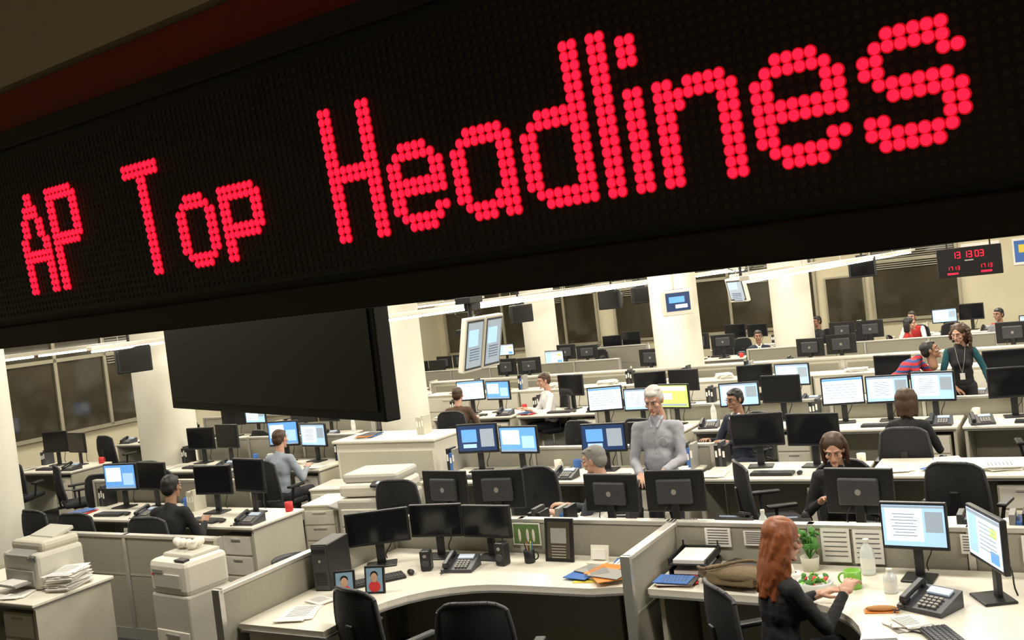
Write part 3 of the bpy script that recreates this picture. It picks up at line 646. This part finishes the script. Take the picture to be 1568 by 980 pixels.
def hair_mesh(style,m):
    b=MB(); rr=random.Random(len(style))
    if style in('short','suit'):
        b.ell((0,.026,.048),(.080,.096,.082),m,20,14); b.ell((0,.06,.0),(.074,.06,.075),m)
        for sx in(-1,1): b.ell((sx*.066,.02,.02),(.016,.045,.04),m)
        b.ell((.01,-.055,.088),(.055,.028,.016),m,rot=(25,0,0))
        for i in range(24): a=rr.uniform(0,6.28); q=rr.uniform(0,.07); b.ell((q*math.cos(a),.02+q*math.sin(a),.124-q*.35),(.016,.02,.008),m,8,6)
    elif style=='long':
        b.ell((0,.026,.05),(.090,.106,.092),m,20,14); b.ell((0,.065,-.05),(.092,.06,.15),m); b.ell((0,.08,-.16),(.105,.05,.13),m)
        for i in range(30):
            t=-.12+(math.pi+.24)*(i/29); x=.088*math.cos(t); y=.02+.082*math.sin(t); p=Vector((x*.8,y*.8,.11)); L_=rr.uniform(.32,.43)
            for s_ in range(7):
                f=(s_+1)/7; q=Vector((x*(1.0+.32*math.sin(f*2.6))+.008*math.sin(s_*2+i),y*(1+.15*f)+.006*math.cos(s_*1.7+i*2),.10-L_*f))
                b.cap(p,q,.0145-.006*max(0,f-.7),.0145-.006*max(0,f-.5),m,8); p=q
    elif style=='bob':
        b.ell((0,.028,.05),(.086,.098,.086),m,20,14); b.ell((0,.06,-.03),(.09,.062,.11),m)
        for i in range(16):
            t=-.12+(math.pi+.24)*(i/15); x=.086*math.cos(t); y=.015+.08*math.sin(t); p=Vector((x*.75,y*.75+.01,.105))
            for s_ in range(5):
                f=(s_+1)/5; q=Vector((x*(1+.12*math.sin(f*3)),y*(1+.05*f),.095-rr.uniform(.21,.24)*f)); b.cap(p,q,.015,.014,m,8); p=q
    elif style=='curly':
        b.ell((0,.03,.05),(.09,.1,.085),m,20,14); b.ell((0,.06,-.06),(.1,.07,.13),m)
        for i in range(110):
            a=rr.uniform(-.15,math.pi+.15); z=rr.uniform(-.21,.11); q=.098+.03*math.sin((z+.19)/.3*3.1)
            if z>.06: q*=.75
            b.ell((q*math.cos(a),.025+q*math.sin(a),z),(.022,.022,.024),m,8,6)
    return remesh(b,'hair',m,.008 if style!='long' else .0065,2 if style not in('curly','long','bob') else 1)
def hand_mesh(curl,skin):
    b=MB(); m=SK[skin]
    b.cap((0,.03,0),(0,-.01,0),.026,.026,m); b.box((0,-.05,0),(.078,.085,.028),m,bev=.012); b.ell((0,-.05,0),(.04,.05,.017),m)
    L=[.058,.072,.078,.068]
    for i in range(4):
        x=.033-.022*i; p=Vector((x,-.088,0)); a=0
        for s_ in range(3):
            a+=curl*(1 if s_ else .6); l=L[3-i]*(.45,.32,.25)[s_]
            q=p+Vector((x*.08,-math.cos(rad(a))*l,-math.sin(rad(a))*l)); b.cap(p,q,.0095-.001*s_,.009-.001*s_,m,10); p=q
    p=Vector((.03,-.03,-.006)); q=Vector((.056,-.058,-.018)); r=Vector((.056,-.09,-.03)); b.cap(p,q,.013,.011,m,10); b.cap(q,r,.0105,.0085,m,10)
    return remesh(b,'hand',m,.0042,2)
HANDS={}
def ik(S,T,l1,l2,pole):
    d=T-S; L=min(d.length,(l1+l2)*.995); dn=d.normalized(); T2=S+dn*L
    x=(l1*l1-l2*l2+L*L)/(2*L); h=math.sqrt(max(0,l1*l1-x*x)); p=pole-dn*pole.dot(dn); p.normalize()
    return S+dn*x+p*h,T2
def person(name,loc,rz,seated=True,lean=0,shirt=None,pants=None,skin='fair',hair=None,style='short',sleeves=None,rw=None,lw=None,scale=1,headrot=(0,0),fem=False,detail=.016,extra=(),curl=22,drop=None,belly=0):
    e=bpy.data.objects.new(name,None); sc.collection.objects.link(e); e.location=loc; e.rotation_euler=(0,0,rad(rz)); e.scale=(scale,)*3
    dz=-.42 if seated else 0
    if drop is not None: dz=drop
    pelv=Vector((0,0,.95+dz))
    U=Matrix.Translation(pelv)@Matrix.Rotation(rad(lean),4,'X')@Matrix.Translation(-pelv)
    def up(x,y,z): return U@Vector((x,y,z+dz))
    k=.9 if fem else 1
    UM=U@Matrix.Translation((0,0,dz))
    b=MB(); m=shirt; b.M=UM
    b.ell((0,0,1.0),(.155*k,.115,.12),m); b.ell((0,-.005-belly*.5,1.12),(.148*k,.105+belly,.17),m); b.ell((0,.005,1.29),(.166*k,.112,.17),m,20,12)
    b.cap((-.135*k,.01,1.405),(.135*k,.01,1.405),.060,.060,m); b.cap((0,.015,1.40),(0,.02,1.465),.070,.054,m)
    if fem:
        for sx in(-1,1): b.ell((sx*.065,-.085,1.26),(.058,.05,.055),m)
    b.M=Matrix.Identity(4)
    sl=MB() if sleeves else b; sm_=sleeves or m
    rw=Vector(rw) if rw else (Vector((-.16,-.36,.80)) if seated else Vector((-.25,-.06,.86)))
    lw=Vector(lw) if lw else (Vector((.16,-.36,.80)) if seated else Vector((.25,-.06,.86)))
    arms=[]
    for sx,w in((-1,rw),(1,lw)):
        S=up(sx*.175*k,.01,1.405); E,W=ik(S,w,.29,.25,Vector((sx*.5,.5,-.8)))
        sl.cap(S,E,.054*k,.046*k,sm_); sl.cap(E,W-(W-E).normalized()*.01,.046*k,.035*k,sm_); arms.append((sx,E,W))
    put(remesh(b,'torso',m,detail,fold=.018),'torso',parent=e)
    if sleeves: put(remesh(sl,'sleeves',sm_,detail,fold=.015),'sleeves',parent=e)
    b=MB(); m=pants; shoes=MB(); b.ell(pelv+Vector((0,.005,.0)),(.16*k,.12,.12),m)
    for sx in(-1,1):
        hp=pelv+Vector((sx*.085,0,-.02))
        if seated: kn=Vector((sx*.12,-.43,.52)); an=Vector((sx*.12,-.40,.10))
        else: kn=Vector((sx*.095,-.02,.50)); an=Vector((sx*.10,.02,.09))
        b.cap(hp,kn,.085,.058,m); b.cap(kn,an,.056,.042,m)
        shoes.ell(an+Vector((0,-.06,-.045)),(.045,.13,.045),BLACK); shoes.ell(an+Vector((0,.0,-.03)),(.04,.05,.055),BLACK)
    put(remesh(b,'trousers',m,detail+.002,fold=.015),'trousers',parent=e); put(shoes.mesh('shoes'),'shoes',parent=e)
    for sx,E,W in arms:
        key=(curl,skin)
        if key not in HANDS: HANDS[key]=hand_mesh(curl,skin)
        d=(W-E).normalized(); yv=-d; zv=Vector((0,0,1))-yv*yv.z; 
        if zv.length<.2: zv=Vector((sx,0,0))-yv*yv.x*sx
        zv.normalize(); xv=yv.cross(zv)
        Mx=Matrix((xv,yv,zv)).transposed().to_4x4(); Mx.translation=W+d*.012
        if (sx==1): Mx=Mx@Matrix.Diagonal((-1,1,1,1))
        o=put(HANDS[key],'hand_left' if sx==1 else 'hand_right',parent=e); o.matrix_local=Mx
    kk=(fem,skin)
    if kk not in HB: HB[kk]=headbase(fem,skin)
    hp=up(0,-.005,1.64)
    he=bpy.data.objects.new('head_joint',None); sc.collection.objects.link(he); he.parent=e; he.location=hp
    he.rotation_euler=(rad(headrot[0]+lean*.3),0,rad(headrot[1]))
    put(HB[kk],'head',parent=he); put(face_parts(hair).mesh('face'),'face_features',parent=he)
    put(hair_mesh(style,hair),'hair',parent=he)
    if 'glasses' in extra:
        g=MB()
        for sx in(-1,1):
            g.tube([Vector((sx*.032+.02*math.cos(t),-.096,.01+.015*math.sin(t))) for t in [i*math.pi/6 for i in range(13)]],.002,BLACK,6)
            g.cyl((sx*.052,-.094,.014),(sx*.078,.0,.014),.002,.002,BLACK,6)
        g.cyl((-.012,-.097,.012),(.012,-.097,.012),.002,.002,BLACK,6); put(g.mesh('g'),'glasses',parent=he)
    if 'suit' in extra:
        g=MB(); g.M=UM; WS=mat('dress_shirt_white',(.75,.75,.75),.7,noise=.03); g.ell((0,-.085,1.37),(.045,.035,.09),WS); g.cap((0,-.118,1.43),(0,-.13,1.27),.012,.018,mat('tie_dark',(.05,.02,.03),.5,noise=.1))
        for sx in(-1,1): g.cap((sx*.05,-.02,1.485),(sx*.022,-.1,1.45),.014,.010,WS)
        put(g.mesh('st'),'shirt_front',parent=e)
    if 'collar' in extra:
        g=MB(); g.M=UM
        for sx in(-1,1):
            g.cap((sx*.055,.02,1.488),(sx*.045,-.045,1.474),.014,.013,shirt,8); g.cap((sx*.045,-.045,1.474),(sx*.026,-.098,1.425),.013,.010,shirt,8)
        g.cap((-.055,.02,1.488),(.055,.02,1.488),.014,.014,shirt,8)
        dk=mat('placket_seam',(.22,.22,.24),.8,noise=.05)
        for i in range(7): g.ell((0,-.124-.004*math.sin(i)-(.008 if i>3 else 0),1.38-.06*i),(.006,.006,.006),dk,8,6)
        g.ell((.07,-.118,1.30),(.036,.006,.04),shirt,12,8)
        put(g.mesh('col'),'collar',parent=e)
        g=MB(); g.M=UM; g.lathe([(.158,.955),(.162,.96),(.162,.99),(.158,.995)],BLACK,28); 
        o=put(g.mesh('belt'),'belt',parent=e); o.scale=(1,.78,1)
    if 'lanyard' in extra:
        g=MB(); g.M=UM
        for sx in(-1,1): g.tube([Vector((sx*.06,-.03,1.47)),Vector((sx*.04,-.13,1.33)),Vector((0,-.15,1.15))],.003,GREYP,6)
        g.box((0,-.155,1.11),(.06,.006,.085),PAPER); put(g.mesh('lan'),'badge_lanyard',parent=e)
    return e
C=lambda n,c,**k: mat('cloth_'+n,c,.85,noise=k.pop('noise',.12),nscale=60,bump=.2,**k)
BK=C('black',(.014,.014,.016)); NV=C('navy',(.02,.025,.045)); GR=C('greyblue_shirt',(.36,.36,.41)); WH=C('white_shirt',(.72,.72,.72)); TEAL=C('teal',(.01,.08,.10)); JEAN=C('trouser_dark',(.03,.03,.04))
STR=C('striped_red',(.42,.02,.03),stripes=((.03,.06,.2),5)); REDC=C('red',(.4,.02,.02)); BRC=C('brown',(.10,.055,.035)); LBL=C('pale_blue',(.30,.34,.40))
h_gry=mat('hair_grey',(.50,.48,.45),.7,noise=.25,nscale=60); h_dg=mat('hair_dark_grey',(.22,.21,.20),.7,noise=.3,nscale=60); h_blk=mat('hair_black',(.012,.010,.009),.5,noise=.3,nscale=60); h_brn=mat('hair_brown',(.06,.028,.014),.5,noise=.3,nscale=60); h_red=mat('hair_auburn',(.24,.07,.022),.45,noise=.5,nscale=50)
def sp(k): x,y,r=seats[k]; return (x,y,0),r
person('standing_man',(1.15,8.6,0),-22,False,3,GR,JEAN,'fair',h_gry,'short',rw=(-.12,-.30,1.05),lw=(.10,-.32,1.08),headrot=(18,-8),detail=.012,extra=('collar',),belly=.025)
person('standing_woman',(5.5,12.35,0),-25,False,10,BK,BK,'fair',h_brn,'curly',sleeves=TEAL,rw=(-.22,-.3,.95),lw=(.32,-.1,.9),scale=.95,fem=True,headrot=(12,-25),extra=('lanyard',))
person('man_leaning_on_desk',(4.6,12.45,0),62,False,50,STR,JEAN,'tan',h_blk,'short',rw=(-.22,-.62,.84),lw=(.2,-.78,.86),headrot=(-30,10))
l,r=sp('suit'); person('seated_man_in_suit',l,r,True,5,NV,NV,'tan',h_blk,'short',headrot=(5,0),extra=('suit','glasses'))
l,r=sp('white'); person('seated_man_in_white_shirt',l,r,True,5,WH,BK,'fair',h_brn,'short',headrot=(5,0),detail=.02)
l,r=sp('scr'); person('seated_person_at_screens',l,r,True,8,BRC,BK,'fair',h_brn,'short',detail=.02)
l,r=sp('grey'); person('seated_grey_haired_man',l,r,True,4,C('charcoal',(.05,.055,.07)),JEAN,'fair',h_dg,'short',headrot=(8,-10),detail=.016)
person('seated_woman_at_desk',(1.25,5.43,0),100,True,8,BK,JEAN,'fair',h_red,'long',rw=(-.06,-.40,.87),lw=(.2,-.36,.80),scale=.98,fem=True,headrot=(8,0),extra=('glasses',),detail=.010,curl=38)
l,r=sp('brn'); person('seated_woman_brown_hair',l,r,True,14,BK,JEAN,'fair',h_brn,'bob',fem=True,headrot=(20,0),rw=(-.12,-.3,.82),lw=(.12,-.3,.82),detail=.014)
l,r=sp('drk'); person('seated_person_dark_hair',l,r,True,8,BK,JEAN,'fair',h_brn,'bob',fem=True,detail=.018)
l,r=sp('jack'); person('seated_man_in_dark_jacket',l,r,True,5,NV,NV,'tan',h_blk,'short',extra=('suit',),detail=.024)
l,r=sp('sj'); person('seated_man_in_black',l,r,True,0,BK,BK,'tan',h_blk,'short',detail=.024)
l,r=sp('red'); person('seated_woman_in_red',l,r,True,10,REDC,BK,'fair',h_blk,'bob',fem=True,detail=.024)
l,r=sp('rw'); person('seated_person_in_red_and_white',l,r,True,5,REDC,BK,'fair',h_blk,'short',detail=.024,sleeves=WH)
l,r=sp('far'); person('seated_person_far_desk',l,r,True,5,C('grey2',(.2,.2,.22)),BK,'tan',h_blk,'short',detail=.024)
l,r=sp('back'); person('seated_man_back_view',l,r,True,10,LBL,JEAN,'fair',h_brn,'short',detail=.018)
l,r=sp('left'); person('seated_person_left_row',l,r,True,12,BK,JEAN,'tan',h_blk,'short',detail=.018)
# ------------------------------------------------------------------ lights
def area(A,B,e,sx=2.2,sy=.9,z=H-.04):
    l=bpy.data.lights.new('ceiling_panel_light','AREA'); l.shape='RECTANGLE'; l.size=sx; l.size_y=sy; l.energy=e; l.color=(1,.94,.81)
    o=bpy.data.objects.new('ceiling_panel_light',l); sc.collection.objects.link(o); o.location=R(A,B,z); o.rotation_euler=(0,0,rad(RA))
for B in(4.6,8.2,11.8,15.2,18.6,22.2):
    for A in(-14.5,-10.5,-6.3,-2.3,1.8,5.5):
        if A>5 and B>12: continue
        area(A,B,(96 if B<10 else 122)*(.72 if A<-9 else 1),1.5,.6)
w=bpy.data.worlds.new('w'); sc.world=w; w.use_nodes=True; w.node_tree.nodes['Background'].inputs[0].default_value=(.5,.48,.42,1); w.node_tree.nodes['Background'].inputs[1].default_value=.05
# ------------------------------------------------------------------ camera
cd=bpy.data.cameras.new('camera'); cd.lens=35.0; cd.sensor_width=36; cam=bpy.data.objects.new('camera',cd); sc.collection.objects.link(cam)
p=rad(1.88); r=rad(6.56)
F=Vector((0,math.cos(p),-math.sin(p))); r0=Vector((1,0,0)); u0=Vector((0,math.sin(p),math.cos(p)))
upv=u0*math.cos(r)+r0*math.sin(r); rt=r0*math.cos(r)-u0*math.sin(r)
M=Matrix((rt,upv,-F)).transposed().to_4x4(); M.translation=Vector((0,0,2.75)); cam.matrix_world=M
cd.clip_start=.05; cd.clip_end=200
sc.camera=cam
